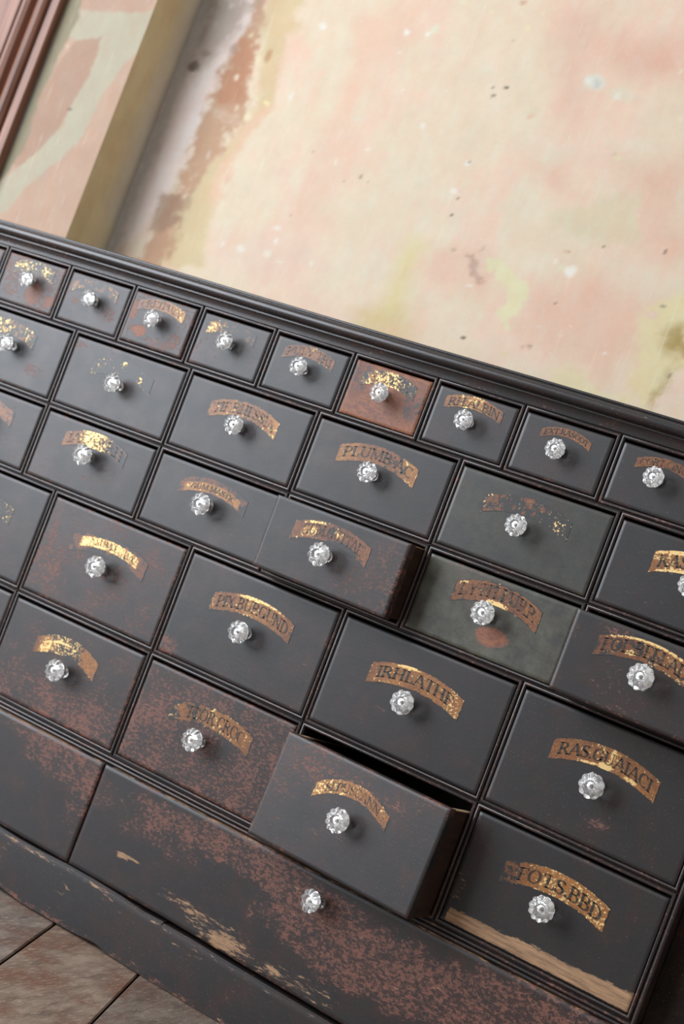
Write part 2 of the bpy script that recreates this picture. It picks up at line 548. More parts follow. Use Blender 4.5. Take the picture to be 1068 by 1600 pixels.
for q, r, c, o in [((720, 322), (24, 17), (222, 220, 204), 1), ((725, 328), (9, 10), (200, 202, 196), .9), ((690, 318), 8, (230, 228, 214), .9), ((830, 370), (36, 12), (224, 216, 194), .7), ((808, 376), 7, (232, 228, 212), .9),
                   ((50, 491), 7, (238, 232, 220), 1), ((75, 130), 6, (238, 232, 220), 1), ((100, 112), 9, (228, 224, 200), .8), ((462, 116), 7, (232, 222, 186), 1), ((430, 58), 4, (236, 226, 190), 1), ((316, 48), (7, 3), (236, 226, 190), 1), ((516, 48), 4, (232, 222, 190), .8),
                   ((172, 743), (9, 6), (238, 234, 222), .9), ((150, 760), (14, 5), (228, 220, 200), .6), ((224, 633), 5, (240, 236, 226), 1), ((480, 440), (17, 14), (224, 214, 190), .9), ((474, 448), (7, 6), (228, 196, 172), .9), ((500, 298), (4, 7), (226, 220, 200), .8), ((812, 618), 6, (228, 218, 180), 1), ((792, 608), 4, (196, 176, 150), .8), ((525, 620), 5, (228, 222, 190), .8), ((1050, 280), 5, (236, 228, 210), .8), ((1055, 462), 5, (236, 228, 210), .8), ((140, 356), 4, (236, 228, 210), .8), ((440, 8), (9, 6), (206, 170, 144), .8), ((215, 5), 6, (230, 224, 190), .8),
                   ((325, 378), 3.2, (70, 76, 70), 1), ((378, 345), 2.4, (80, 84, 78), 1), ((188, 775), 3.4, (96, 98, 84), 1), ((157, 845), 3.0, (80, 80, 72), 1), ((758, 957), 2.6, (66, 70, 60), 1), ((235, 632), 2.4, (90, 94, 84), 1), ((330, 338), 2.4, (120, 122, 112), .9), ((408, 156), 2.4, (140, 120, 110), .8), ((995, 980), 2.2, (120, 106, 90), .8)]:
    spots.append(((C2[0] + q[0] / 2.495, C2[1] + q[1] / 2.495), r, c, o))
for q, r, c, o in [((625, 305), (11, 11), (240, 236, 224), 1), ((588, 300), (8, 10), (226, 220, 190), .8), ((570, 270), 5, (240, 234, 220), .9), ((205, 563), 3.6, (64, 58, 48), 1), ((228, 366), (7, 4), (238, 230, 220), .9), ((594, 562), (7, 4), (228, 218, 190), .8), ((500, 532), (6, 4), (230, 220, 196), .8), ((754, 630), 3, (238, 230, 220), .9), ((985, 450), (5, 4), (150, 148, 130), .8), ((940, 480), (12, 8), (232, 200, 190), .7), ((1020, 712), (5, 5), (130, 120, 90), .8), ((465, 602), (6, 4), (180, 156, 136), .8), ((435, 600), (3, 8), (190, 166, 142), .8), ((595, 628), 2, (110, 104, 90), .8), ((375, 630), (10, 5), (228, 208, 170), .8), ((620, 232), (8, 3), (206, 170, 146), .8), ((485, 298), 2, (130, 120, 104), .8), ((175, 228), (5, 5), (190, 168, 146), .7), ((280, 228), (3, 8), (190, 164, 146), .7), ((560, 435), 2, (130, 120, 104), .8)]:
    spots.append(((C3[0] + q[0] / 2.495, C3[1] + q[1] / 2.495), r, c, o))
for q, r, c, o in [((670, 105), (10, 9), (236, 232, 220), 1), ((1003, 130), (8, 7), (240, 236, 228), 1), ((548, 382), (4, 9), (236, 228, 214), .9), ((945, 520), (6, 8), (226, 214, 200), .9), ((722, 648), (5, 7), (236, 228, 208), .9), ((820, 698), (5, 3.4), (150, 140, 120), .9), ((855, 716), (3, 2.4), (176, 160, 140), .9), ((755, 712), 2.6, (180, 160, 140), .8), ((524, 574), 2.2, (100, 96, 84), .9), ((637, 600), 2.2, (100, 96, 84), .9), ((449, 637), 2.2, (120, 110, 96), .9), ((543, 852), 2.6, (100, 96, 84), .9), ((778, 864), 2, (110, 100, 90), .9), ((488, 902), (9, 6), (238, 230, 220), .8), ((486, 965), 6, (238, 230, 220), .8), ((345, 985), (10, 7), (236, 228, 214), .8), ((450, 1010), (10, 8), (234, 226, 206), .8), ((490, 1035), (14, 4), (234, 226, 206), .8), ((625, 1045), (7, 7), (234, 226, 208), .8), ((275, 970), (3, 6), (238, 230, 220), .8), ((445, 408), (10, 5), (240, 226, 176), 1), ((412, 240), (5, 10), (232, 222, 186), .9), ((330, 310), (5, 8), (234, 220, 196), .9), ((372, 465), (9, 9), (234, 222, 190), .9), ((330, 430), (8, 6), (228, 204, 180), .8), ((255, 340), (12, 10), (222, 204, 190), .8), ((390, 140), (6, 5), (226, 214, 180), .8), ((160, 262), (16, 13), (128, 112, 104), .85), ((205, 215), (12, 9), (150, 138, 122), .6), ((315, 190), (12, 14), (172, 150, 136), .6), ((455, 225), (8, 16), (190, 152, 116), .8), ((308, 680), 2.4, (240, 228, 214), 1), ((370, 746), 3.4, (214, 214, 206), 1), ((680, 320), 4, (214, 208, 190), .8), ((218, 615), (4, 9), (216, 196, 180), .9), ((300, 700), (10, 20), (230, 186, 164), .6), ((978, 207), 3, (240, 232, 222), .9), ((990, 352), 3, (240, 232, 222), .9), ((852, 600), 4, (240, 234, 226), .9), ((810, 476), 6, (224, 222, 200), .7)]:
    spots.append(((C1[0] + q[0] / 2.543, C1[1] + q[1] / 2.543), r, c, o))
col = paint_wall(X, Z, base, layers, spots, 1, WALL_Y, (0, 2))
wall_mesh('wall_back', xs, zs, lambda a, b: np.stack([a, WALL_Y + 0 * a, b], -1), col)

# projecting breast, its front
xs = np.concatenate([np.arange(-2.2, -0.72, 0.06), np.linspace(-0.72, CORNER_X, 90)])
zs = np.concatenate([np.arange(0, 1.0, 0.06), np.arange(1.0, 1.72, 0.005), np.arange(1.72, 2.8, 0.06)])
X, Z = np.meshgrid(xs, zs)
base = np.ones(X.shape + (3,)) * lin(206, 177, 156) * ALB
base += (lin(194, 164, 146) * ALB - base) * sstep(0.35, 0.65, fbm(X * 6, Z * 4, 51))[..., None] * 0.5
S4 = 2.67
layers = [
    (P((0, 0), S4, [(335, -30), (660, -30), (600, 52), (335, 45)]), (194, 164, 146), .006, .8, 0),
    (P((0, 0), S4, [(310, 170), (425, 150), (380, 300), (320, 400), (260, 520), (180, 610), (90, 705), (60, 690), (170, 400), (250, 250)]), (186, 156, 138), .004, .9, 0),
    (P((0, 0), S4, [(335, 45), (600, 52), (660, 30), (590, 215), (515, 265), (420, 410), (350, 560), (270, 650), (200, 700), (100, 790), (30, 880), (-40, 900), (-40, 790), (80, 700), (180, 610), (260, 520), (320, 400), (380, 300), (425, 150), (310, 170), (290, 150)]), (194, 187, 166), .0025, .95, 0),
    (P((0, 0), S4, [(260, -30), (345, -30), (330, 60), (290, 150), (240, 250), (170, 400), (100, 620), (20, 740), (-60, 800), (-60, 740), (60, 560), (180, 260)]), (156, 149, 126), .004, .95, 0),
    (P((0, 0), S4, [(250, -30), (290, -30), (190, 280), (80, 560), (0, 720), (-30, 720), (60, 560), (180, 260)]), (160, 158, 148), .004, .8, 0),
]
spots = [((109, 172), (9, 2.6), (120, 104, 92), .9), ((105, 72), (3, 5), (226, 206, 180), .9), ((100, 131), 3, (140, 130, 116), .7)]
col = paint_wall(X, Z, base, layers, spots, 1, BREAST_Y, (0, 2), 0.35)
wall_mesh('wall_left', xs, zs, lambda a, b: np.stack([a, BREAST_Y + 0 * a, b], -1), col * 0.93)

# its return to the main wall, olive, colour raised in place of bounced light
ys = np.linspace(BREAST_Y, WALL_Y, 24)
zs = np.concatenate([np.arange(0, 1.0, 0.06), np.arange(1.0, 1.8, 0.006), np.arange(1.8, 2.8, 0.06)])
X, Z = np.meshgrid(ys, zs)
base = np.ones(X.shape + (3,)) * lin(188, 171, 136) * ALB
k = sstep(BREAST_Y + 0.045, WALL_Y - 0.02, X + 0.03 * (fbm(X * 20, Z * 8, 61) - 0.5))
base += (lin(196, 186, 168) * ALB - base) * k[..., None] * 0.9
k2 = sstep(0.5, 0.68, fbm(X * 18, Z * 9, 67))
base += (lin(200, 186, 150) * ALB - base) * k2[..., None] * 0.6
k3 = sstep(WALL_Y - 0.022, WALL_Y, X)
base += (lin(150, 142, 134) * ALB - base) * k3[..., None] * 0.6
wall_mesh('wall_right_return', ys, zs, lambda a, b: np.stack([CORNER_X + 0 * a, a, b], -1), base * 1.5)  # colour scaled up to stand in for missing bounce light

# floorboards, laid askew to the cabinet
mb = MB()
ang = math.radians(-20.3)
ux, uy = math.sin(ang), math.cos(ang)          # along the boards
px_, py_ = math.cos(ang), -math.sin(ang)
p0 = np.array([0.587, 0.0])
bw = 0.1595
rng = random.Random(4)
for k in range(-16, 17):
    a0, a1 = k * bw + 0.0014, (k + 1) * bw - 0.0014
    tone = rng.uniform(0.8, 1.08)
    if k == 0:
        tone = 0.98
    if k == 1:
        tone = 0.8
    warm = rng.uniform(-0.06, 0.06)
    q = []
    cc = []
    for a, z in ((a0, -0.003), (a0 + 0.002, 0.0), (a1 - 0.002, 0.0), (a1, -0.003)):
        for s in (-3.2, 1.6):
            xy = p0 + a * np.array([px_, py_]) + s * np.array([ux, uy])
            q.append((xy[0], xy[1], z))
            cc.append((tone * (1 + warm), tone, tone * (1 - warm), 1))
    mb.add(q, [(0, 1, 3, 2), (2, 3, 5, 4), (4, 5, 7, 6)], 0, False, cc)
me = mb.mesh('floor', 'wear')
fl = structure(link('floor', me, None, [M_FLOOR]))
mb = MB()
mb.box(-4, 4.5, -4.5, 2, -0.06, -0.012)
structure(link('floor_underlay', mb.mesh('floor_underlay'), None, [M_SIDE]))

# moulded timber architrave at the far left
prof = [(-0.5165, 0.4345), (-0.5165, 0.417), (-0.5185, 0.4145), (-0.539, 0.4145), (-0.5415, 0.424), (-0.545, 0.426), (-0.5475, 0.409), (-0.553, 0.4035), (-0.561, 0.402), (-0.569, 0.4055), (-0.574, 0.413), (-0.580, 0.428), (-0.588, 0.430), (-0.5925, 0.417), (-0.596, 0.410), (-0.604, 0.4065), (-0.611, 0.4065), (-0.6135, 0.4105), (-0.6165, 0.4105), (-0.619, 0.4065), (-0.632, 0.4065), (-0.6365, 0.411), (-0.640, 0.421), (-0.72, 0.4215), (-0.72, 0.4345)]
mb = MB()
nz = 2
V = [(x, y, z) for z in (0.0, 2.5) for x, y in prof]
n = len(prof)
mb.add(V, [(i, i + 1, n + i + 1, n + i) for i in range(n - 1)])
mb.add(V, [tuple(range(n)), tuple(range(n, 2 * n))])
structure(link('trim_1', mb.mesh('trim_1'), None, [M_TRIM]))

# ---------------------------------------------------------------- the cabinet
ZF = 0.987
X_END, X_START = 1.4455, -0.300
ZR = [ZF, ZF - .1015, ZF - .2355, ZF - .3645, ZF - .5425, ZF - .7160]
XR = {
    0: [X_START, -.145, .0, .1461, .2907, .4333, .5784, .7252, .8704, 1.0141, 1.1616, 1.3050, X_END],
    1: [X_START, -.0420, .2060, .4532, .7020, .9515, 1.1993, X_END],
    2: [X_START, -.0420, .2070, .4528, .7030, .9513, 1.1993, X_END],
    3: [X_START, -.0030, .2863, .5748, .8622, 1.1548, X_END],
    4: [X_START, -.0030, .2863, .5738, .8622, 1.1548, X_END],
}
cab = bpy.data.objects.new('apothecary_cabinet', None)
scn.collection.objects.link(cab)
cab.location = (0.57, 0.2, 0.0)
cab.empty_display_size = 0.1
cab['label'] = 'long low black-painted apothecary cabinet with many small drawers and glass knobs against the wall'
cab['category'] = 'cabinet'
OFF = np.array([0.57, 0.2, 0.0])


def part(name, mb, mats, attr=None, label=None):
    """a part of the cabinet, built in room coordinates"""
    mb.v = [tuple(np.array(p) - OFF) for p in mb.v]
    o = link(name, mb.mesh(name, attr), cab, mats)
    if label:
        o['label'] = label
    return o


# carcase
mb = MB()
CX0, CX1 = X_START - 0.055, 1.60
mb.box(CX0, CX0 + 0.02, 0.03, 0.424, 0.012, ZF + 0.012)
mb.box(CX1 - 0.02, CX1, 0.06, 0.424, 0.012, ZF + 0.012)
mb.box(CX0, CX1, 0.414, 0.426, 0.012, ZF + 0.012)
mb.box(CX0 + 0.02, CX1 - 0.02, 0.034, 0.414, 0.012, 0.03)
for r in range(1, 6):
    mb.box(CX0 + 0.02, X_END + 0.003, 0.034, 0.412, ZR[r] - 0.0035, ZR[r] + 0.0035)
for r in range(5):
    for x in XR[r]:
        mb.box(x - 0.003, x + 0.003, 0.034, 0.41, ZR[r + 1] + 0.004, ZR[r] - 0.004)
part('carcase', mb, [M_SIDE])

# face frame behind the beads
mb = MB()
for r in range(0, 6):
    mb.box(X_START, X_END, 0.0035, 0.033, ZR[r] - 0.0052, ZR[r] + 0.0052)
mb.box(X_START - 0.05, X_END, 0.004, 0.033, ZR[5] - 0.0140, ZR[5] - 0.0012)
for r in range(5):
    for x in XR[r]:
        mb.box(x - 0.005, x + 0.005, 0.0035, 0.033, ZR[r + 1] + 0.005, ZR[r] - 0.005)
mb.box(0.5683, 0.5725, 0.006, 0.03, 0.09, 0.258)
part('face_frame', mb, [M_FRAME])

# stiles
mb = MB()
mb.box(CX0, X_START - 0.006, 0.0, 0.033, 0.09, ZF, 0, 0.002)
part('stile', mb, [M_FRAME])
mb = MB()
mb.box(1.4535, CX1, 0.034, 0.058, 0.03, ZF, 0, 0.001)
part('stile', mb, [M_STILE], None, 'dark recessed brown-black end post')


def bead_loop(x0, x1, z0, z1, w=0.0056, h=0.0042, y0=0.0032):
    """mitred half-round bead around an opening"""
    mb = MB()
    loops = []
    K = 8
    for i in range(K + 1):
        a = math.pi * i / K
        t = w / 2 - w / 2 * math.cos(a)
        y = y0 - h * math.sin(a) ** 0.8
        loops.append((t, y))
    loops.append((w, 0.014))
    V = []
    for t, y in loops:
        V += [(x0 + t, y, z0 + t), (x1 - t, y, z0 + t), (x1 - t, y, z1 - t), (x0 + t, y, z1 - t)]
    F = []
    for i in range(len(loops) - 1):
        for k in range(4):
            F.append((i * 4 + k, i * 4 + (k + 1) % 4, (i + 1) * 4 + (k + 1) % 4, (i + 1) * 4 + k))
    mb.add(V, F, 0, False)
    me_s = [True] * len(F)
    mb.s = me_s
    return mb


def shade_auto(o, ang=35):
    for e in o.data.edges:
        pass
    bm = bmesh.new()
    bm.from_mesh(o.data)
    for e in bm.edges:
        if len(e.link_faces) == 2 and e.calc_face_angle(0) > math.radians(ang):
            e.smooth = False
    bm.to_mesh(o.data)
    bm.free()


for r in range(5):
    xr = XR[r]
    for i in range(len(xr) - 1):
        o = part('bead_moulding', bead_loop(xr[i] + 0.0006, xr[i + 1] - 0.0006, ZR[r + 1] + 0.0006, ZR[r] - 0.0006), [M_BEAD])
        shade_auto(o, 40)
# reeded rail above the long bottom drawers
for zc, rr in ((ZR[5] - 0.0040, 0.0028), (ZR[5] - 0.0102, 0.0030)):
    mb = MB()
    V = []
    for x in (X_START - 0.05, X_END + 0.007):
        for i in range(9):
            a = math.pi * i / 8
            V.append((x, 0.0035 - 0.0048 * math.sin(a) ** 0.8, zc + rr * math.cos(a)))
    mb.add(V, [(i, i + 1, 10 + i, 9 + i) for i in range(8)], 0, True)
    part('bead_moulding', mb, [M_BEAD])
# outer bead at the right hand edge
mb = MB()
K = 8
V = []
for z in (0.27, ZF):
    for i in range(K + 1):
        a = math.pi * i / K
        V.append((1.4462 + 0.0035 - 0.0035 * math.cos(a), 0.0035 - 0.006 * math.sin(a) ** 0.8, z))
    V.append((1.4532, 0.034, z))
mb.add(V, [(i, i + 1, K + 3 + i, K + 2 + i) for i in range(K + 1)], 0, True)
part('edge_bead', mb, [M_BEAD])

# cornice: cove, torus nose and top board
prof = [(0.012, ZF + 0.0), (-0.0005, ZF + 0.0), (-0.0012, ZF + 0.0045), (-0.0022, ZF + 0.009), (-0.0052, ZF + 0.0128), (-0.0062, ZF + 0.0136), (-0.0062, ZF + 0.0156)]
for i in range(11):
    a = math.radians(-90 + 180 * i / 10)
    prof.append((-0.0085 - 0.0098 * math.cos(a), ZF + 0.0245 + 0.0086 * math.sin(a)))
prof += [(-0.0085, ZF + 0.0342), (-0.0098, ZF + 0.0342), (-0.0108, ZF + 0.0352), (-0.0108, ZF + 0.0368), (-0.0095, ZF + 0.0382), (0.422, ZF + 0.0382), (0.422, ZF + 0.016), (0.012, ZF + 0.016)]
mb = MB()
n = len(prof)
xs_ = np.linspace(CX0 - 0.012, CX1 + 0.012, 24)
for x in xs_:
    wob = 0.0006 * math.sin(x * 7.0)
    for y, z in prof:
        mb.v.append((x, y, z + wob))
        mb.c.append((0, 0, 0, 0))
for k in range(len(xs_) - 1):
    for i in range(n):
        mb.f.append((k * n + i, k * n + (i + 1) % n, (k + 1) * n + (i + 1) % n, (k + 1) * n + i))
        mb.m.append(0)
        mb.s.append(True)
mb.f += [tuple(range(n)), tuple(range((len(xs_) - 1) * n, len(xs_) * n))]
mb.m += [0, 0]
mb.s += [False, False]
o = part('cornice', mb, [M_CORN], None, 'rounded black cornice along the cabinet top')
shade_auto(o, 32)


# --- wear on painted fronts
def front_wear(u, v, x, z, spec, seed):
    """rust, bare-wood, stripped, bloom densities over a front (u,v in 0..1; x,z in metres)"""
    e = fbm(x * 26, z * 26, seed, 4)
    R = spec.get('r', 0.1) + 0.55 * (e - 0.5)
    gx, gz = spec.get('g', (0, 0))
    R = R + gx * (u - 0.5) + gz * (v - 0.5)
    G = np.zeros_like(u)
    B = np.ones_like(u) * spec.get('b', 0.0)
    A = np.ones_like(u) * spec.get('a', 0.0) * (0.4 + 1.2 * fbm(x * 14, z * 14, seed + 3))
    ed = np.minimum(np.minimum(u, 1 - u) * spec['w'], np.minimum(v, 1 - v) * spec['h'])
    R = R + spec.get('edge', 0.25) * (1 - sstep(0.0, 0.006, ed)) * sstep(0.4, 0.7, fbm(x * 60, z * 60, seed + 5))
    for (cu, cv, ru, rv, dr, dg, db) in spec.get('s', ()):
        wob = 0.5 * (fbm(x * 60, z * 60, seed + 8) - 0.5)
        d = np.hypot((u - cu) / ru, (v - cv) / rv) + wob
        m = 1 - sstep(0.6, 1.15, d)
        R, G, B = R + dr * m, G + dg * m, np.clip(B + db * m, 0, 1)
    if 'band' in spec:
        top = spec['band'] * (0.82 + 0.35 * u) + 0.035 * (fbm(x * 22, z * 0, seed + 9) - 0.5)
        G = G + 1.6 * (1 - sstep(top - 0.05, top + 0.05, v)) * sstep(0.02, 0.04, u) * sstep(0.008, 0.03, v)
    return np.stack([np.clip(R, -1, 1), np.clip(G, 0, 1.7), np.clip(B, 0, 1), np.clip(A, 0, 1)], -1)


def front_panel(mb, w, h, t, spec, seed, cell=0.004, r=0.0016, wav=None):
    """bevelled board standing at y=0, from x=-w/2..w/2, z=0..h; wear goes in the vertex colour"""
    us = np.concatenate([[0, r / w], np.linspace(r / w, 1 - r / w, max(4, int(w / cell)))[1:-1], [1 - r / w, 1]])
    vs = np.concatenate([[0, r / h], np.linspace(r / h, 1 - r / h, max(4, int(h / cell)))[1:-1], [1 - r / h, 1]])
    U, Vv = np.meshgrid(us, vs)
    xx, zz = (U - 0.5) * w, Vv * h
    e = np.minimum(np.minimum(U, 1 - U) * w, np.minimum(Vv, 1 - Vv) * h)
    yy = np.where(e < r * 0.5, r * 0.9, 0.0)
    yy = yy + 0.0006 * (fbm(xx * 9, zz * 9, seed + 40) - 0.5)
    if wav is not None:
        zz, yy = wav(U, Vv, xx, zz, yy)
    C = front_wear(U, Vv, xx, zz, spec, seed)
    nu, nv = len(us), len(vs)
    Pn = np.stack([xx, yy, zz], -1).reshape(-1, 3)
    base = len(mb.v)
    mb.add(Pn, grid_faces(nu, nv), 0, True, C.reshape(-1, 4))
    ring = [i for i in range(nu)] + [j * nu + nu - 1 for j in range(1, nv)] + [(nv - 1) * nu + i for i in range(nu - 2, -1, -1)] + [j * nu for j in range(nv - 2, 0, -1)]
    b2 = len(mb.v)
    for i in ring:
        p = mb.v[base + i]
        mb.v.append((p[0], t, p[2]))
        mb.c.append(mb.c[base + i])
    L = len(ring)
    for i in range(L):
        mb.f.append((base + ring[i], base + ring[(i + 1) % L], b2 + (i + 1) % L, b2 + i))
        mb.m.append(0)
        mb.s.append(False)
    mb.f.append(tuple(b2 + i for i in range(L)))
    mb.m.append(1)
    mb.s.append(False)


# --- pressed glass knob (two sizes of detail share one mesh)
def knob_mesh(lobes, name):
    prof = [(0.0000, 0.0, 0), (0.0086, 0.0, 0), (0.0092, -0.0014, 0), (0.0088, -0.0034, 0), (0.0068, -0.0050, 0), (0.0062, -0.0074, 0), (0.0070, -0.0096, 0), (0.0108, -0.0112, 0), (0.0126, -0.0124, 0), (0.0130, -0.0138, 0), (0.0124, -0.0152, 0), (0.0112, -0.0164, 0), (0.0116, -0.0178, .4), (0.0148, -0.0196, 1), (0.0168, -0.0220, 1.2), (0.0171, -0.0242, 1.3), (0.0162, -0.0266, 1.3), (0.0140, -0.0286, 1.2), (0.0114, -0.0299, .9), (0.0092, -0.0307, .4), (0.0082, -0.0311, 0), (0.0075, -0.0312, 0), (0.0066, -0.0305, 0), (0.0058, -0.0292, 0), (0.0042, -0.0289, 0), (0.0028, -0.0297, 0), (0.0, -0.0301, 0)]
    N = lobes * 8
    mb = MB()
    n = len(prof)
    V = []
    for k in range(N):
        th = 2 * math.pi * k / N
        lob = abs(math.cos(th * lobes / 2))
        for r, y, s in prof:
            rr = r * (1 + s * (0.075 * lob - 0.055))
            V.append((rr * math.cos(th), y - s * 0.0017 * (lob - 0.6), rr * math.sin(th)))
    F = []
    for k in range(N):
        k2 = (k + 1) % N
        for i in range(n - 1):
            F.append((k * n + i, k2 * n + i, k2 * n + i + 1, k * n + i + 1))
    mb.add(V, F, 0, True)
    # iron bolt through the axis
    m = 10
    rod = []
    for y, r in ((-0.0002, 0.0019), (-0.0258, 0.0019), (-0.0268, 0.0010)):
        rod += [(r * math.cos(2 * math.pi * k / m), y, r * math.sin(2 * math.pi * k / m)) for k in range(m)]
    mb.add(rod, [(j * m + k, j * m + (k + 1) % m, (j + 1) * m + (k + 1) % m, (j + 1) * m + k) for j in range(2) for k in range(m)] + [tuple(range(m)), tuple(range(2 * m, 3 * m))], 1, False)
    # bright metal reflector cone added inside the glass to brighten the knob
    m = 24
    refl = []
    for y, r in ((-0.0128, 0.0060), (-0.0140, 0.0104), (-0.0147, 0.0104), (-0.0185, 0.0068), (-0.0200, 0.0022)):
        refl += [(r * math.cos(2 * math.pi * k / m), y, r * math.sin(2 * math.pi * k / m)) for k in range(m)]
    mb.add(refl, [(j * m + k, j * m + (k + 1) % m, (j + 1) * m + (k + 1) % m, (j + 1) * m + k) for j in range(4) for k in range(m)] + [tuple(range(m))], 2, False)
    me = bpy.data.meshes.new(name)
    me.from_pydata(mb.v, [], mb.f)
    me.polygons.foreach_set('material_index', mb.m)
    me.polygons.foreach_set('use_smooth', mb.s)
    bm = bmesh.new()
    bm.from_mesh(me)
    bmesh.ops.remove_doubles(bm, verts=bm.verts, dist=1e-6)
    bmesh.ops.recalc_face_normals(bm, faces=bm.faces)
    bm.to_mesh(me)
    bm.free()
    me.materials.append(M_GLASS)
    me.materials.append(M_IRON)
    me.materials.append(M_KNOB_REFL)
    return me


KNOBS = [knob_mesh(9, 'knob'), knob_mesh(10, 'knob'), knob_mesh(11, 'knob')]

# --- lettering: a small roman stroke alphabet (thick stems, thin hairlines, slab serifs)
TK, TN = 0.17, 0.075


def L_(x0, y0, x1, y1, w):
    return ('l', x0, y0, x1, y1, w)


def ARC(cx, cy, rx, ry, a0, a1):
    return ('a', cx, cy, rx, ry, a0, a1)


def serif(x, y, w=0.34):
    return L_(x - w / 2, y, x + w / 2, y, TN)


def stem(x):
    return [L_(x, 0, x, 1, TK), serif(x, 0.035), serif(x, 0.965)]


GLY = {
    'A': (.86, [L_(.08, 0, .43, 1, TN), L_(.43, 1, .78, 0, TK), L_(.2, .33, .64, .33, TN), serif(.08, .035, .26), serif(.78, .035, .3)]),
    'B': (.74, stem(.16) + [ARC(.3, .74, .3, .24, 90, -90), ARC(.3, .26, .36, .26, 90, -90), L_(.16, .98, .32, .98, TN), L_(.16, .5, .32, .5, TN), L_(.16, .02, .32, .02, TN)]),
    'C': (.76, [ARC(.42, .5, .34, .48, 50, 310), L_(.66, .7, .66, .95, TN)]),
    'D': (.82, stem(.16) + [ARC(.3, .5, .42, .48, 90, -90), L_(.16, .98, .32, .98, TN), L_(.16, .02, .32, .02, TN)]),
    'E': (.68, stem(.16) + [L_(.16, .96, .6, .96, TN), L_(.16, .5, .46, .5, TN), L_(.16, .04, .62, .04, TN), L_(.6, .78, .6, .96, TN), L_(.62, .04, .62, .24, TN)]),
    'F': (.64, stem(.16) + [L_(.16, .96, .6, .96, TN), L_(.16, .5, .46, .5, TN), L_(.6, .78, .6, .96, TN)]),
    'G': (.84, [ARC(.42, .5, .34, .48, 50, 330), L_(.7, .0, .7, .42, TK), serif(.7, .42, .3), L_(.66, .72, .66, .95, TN)]),
    'H': (.9, stem(.16) + stem(.72) + [L_(.16, .5, .72, .5, TN)]),
    'I': (.34, stem(.17)),
    'L': (.64, stem(.16) + [L_(.16, .04, .58, .04, TN), L_(.58, .04, .58, .28, TN)]),
    'M': (1.04, [L_(.14, 0, .14, 1, TN), L_(.14, 1, .5, .08, TK), L_(.5, .08, .86, 1, TN), L_(.88, 0, .88, 1, TK), serif(.14, .035, .26), serif(.88, .035), serif(.12, .965, .2), serif(.9, .965, .26)]),
    'N': (.9, [L_(.14, 0, .14, 1, TN), L_(.14, 1, .74, 0, TK), L_(.74, 0, .74, 1, TN), serif(.14, .035, .26), serif(.74, .965, .26), serif(.1, .965, .2)]),
    'O': (.86, [ARC(.43, .5, .35, .48, 0, 360)]),
    'P': (.68, stem(.16) + [ARC(.3, .72, .32, .26, 90, -90), L_(.16, .98, .32, .98, TN), L_(.16, .46, .32, .46, TN)]),
    'R': (.8, stem(.16) + [ARC(.3, .74, .3, .24, 90, -90), L_(.16, .98, .32, .98, TN), L_(.16, .5, .36, .5, TN), L_(.4, .5, .72, 0, TK), serif(.74, .035, .2)]),
    'S': (.64, [ARC(.32, .73, .22, .24, 30, 270), ARC(.32, .26, .24, .25, 90, -150), L_(.2, .66, .46, .36, TK), L_(.54, .74, .54, .95, TN), L_(.08, .05, .08, .28, TN)]),
    'T': (.72, [L_(.36, 0, .36, 1, TK), serif(.36, .035), L_(.06, .96, .66, .96, TN), L_(.06, .74, .06, .96, TN), L_(.66, .74, .66, .96, TN)]),
    'U': (.86, [L_(.16, .3, .16, 1, TK), ARC(.43, .3, .27, .28, 180, 360), L_(.7, .3, .7, 1, TN), serif(.16, .965), serif(.7, .965, .28)]),
    'V': (.84, [L_(.08, 1, .42, 0, TK), L_(.42, 0, .76, 1, TN), serif(.08, .965, .3), serif(.76, .965, .26)]),
    'X': (.82, [L_(.1, 1, .7, 0, TK), L_(.1, 0, .7, 1, TN), serif(.1, .965, .26), serif(.7, .035, .26)]),
    'Y': (.8, [L_(.08, 1, .4, .45, TK), L_(.4, .45, .72, 1, TN), L_(.4, 0, .4, .5, TK), serif(.4, .035)]),
    '.': (.28, [L_(.14, .0, .14, .17, TK)]),
    "'": (.28, [L_(.14, .8, .14, 1.0, TN * 1.4)]),
    ' ': (.4, []),
}


def text_quads(s, u0, u1, v0, v1, hmm):
    """quads in label (u,v) space for a word set between u0..u1, v0..v1; hmm = width/height of the label"""
    tot = sum(GLY[c][0] for c in s)
    x = 0.0
    out = []
    for c in s:
        wd, strokes = GLY[c]
        for st in strokes:
            if st[0] == 'l':
                _, a, b, c2, d, w = st
                pts = [(a, b, w), ((a + c2) / 2, (b + d) / 2, w), (c2, d, w)]
            else:
                _, cx, cy, rx, ry, a0, a1 = st
                nseg = max(6, int(abs(a1 - a0) / 22))
                pts = []
                for i in range(nseg + 1):
                    a = math.radians(a0 + (a1 - a0) * i / nseg)
                    pts.append((cx + rx * math.cos(a), cy + ry * math.sin(a), TN + (TK - TN) * abs(math.cos(a)) ** 1.5))
            for (xa, ya, wa), (xb, yb, wb) in zip(pts[:-1], pts[1:]):
                dx, dy = xb - xa, yb - ya
                ln = math.hypot(dx, dy) or 1
                nx, ny = -dy / ln, dx / ln
                q = [(xa + nx * wa / 2, ya + ny * wa / 2), (xb + nx * wb / 2, yb + ny * wb / 2), (xb - nx * wb / 2, yb - ny * wb / 2), (xa - nx * wa / 2, ya - ny * wa / 2)]
                out.append([(u0 + (x + p[0]) / tot * (u1 - u0), v0 + p[1] * (v1 - v0)) for p in q])
        x += wd
    return out


def interp(arr, u):
    """piecewise-linear profile along the label"""
    if np.isscalar(arr):
        return np.full_like(u, arr)
    return np.interp(u, np.linspace(0, 1, len(arr)), arr)


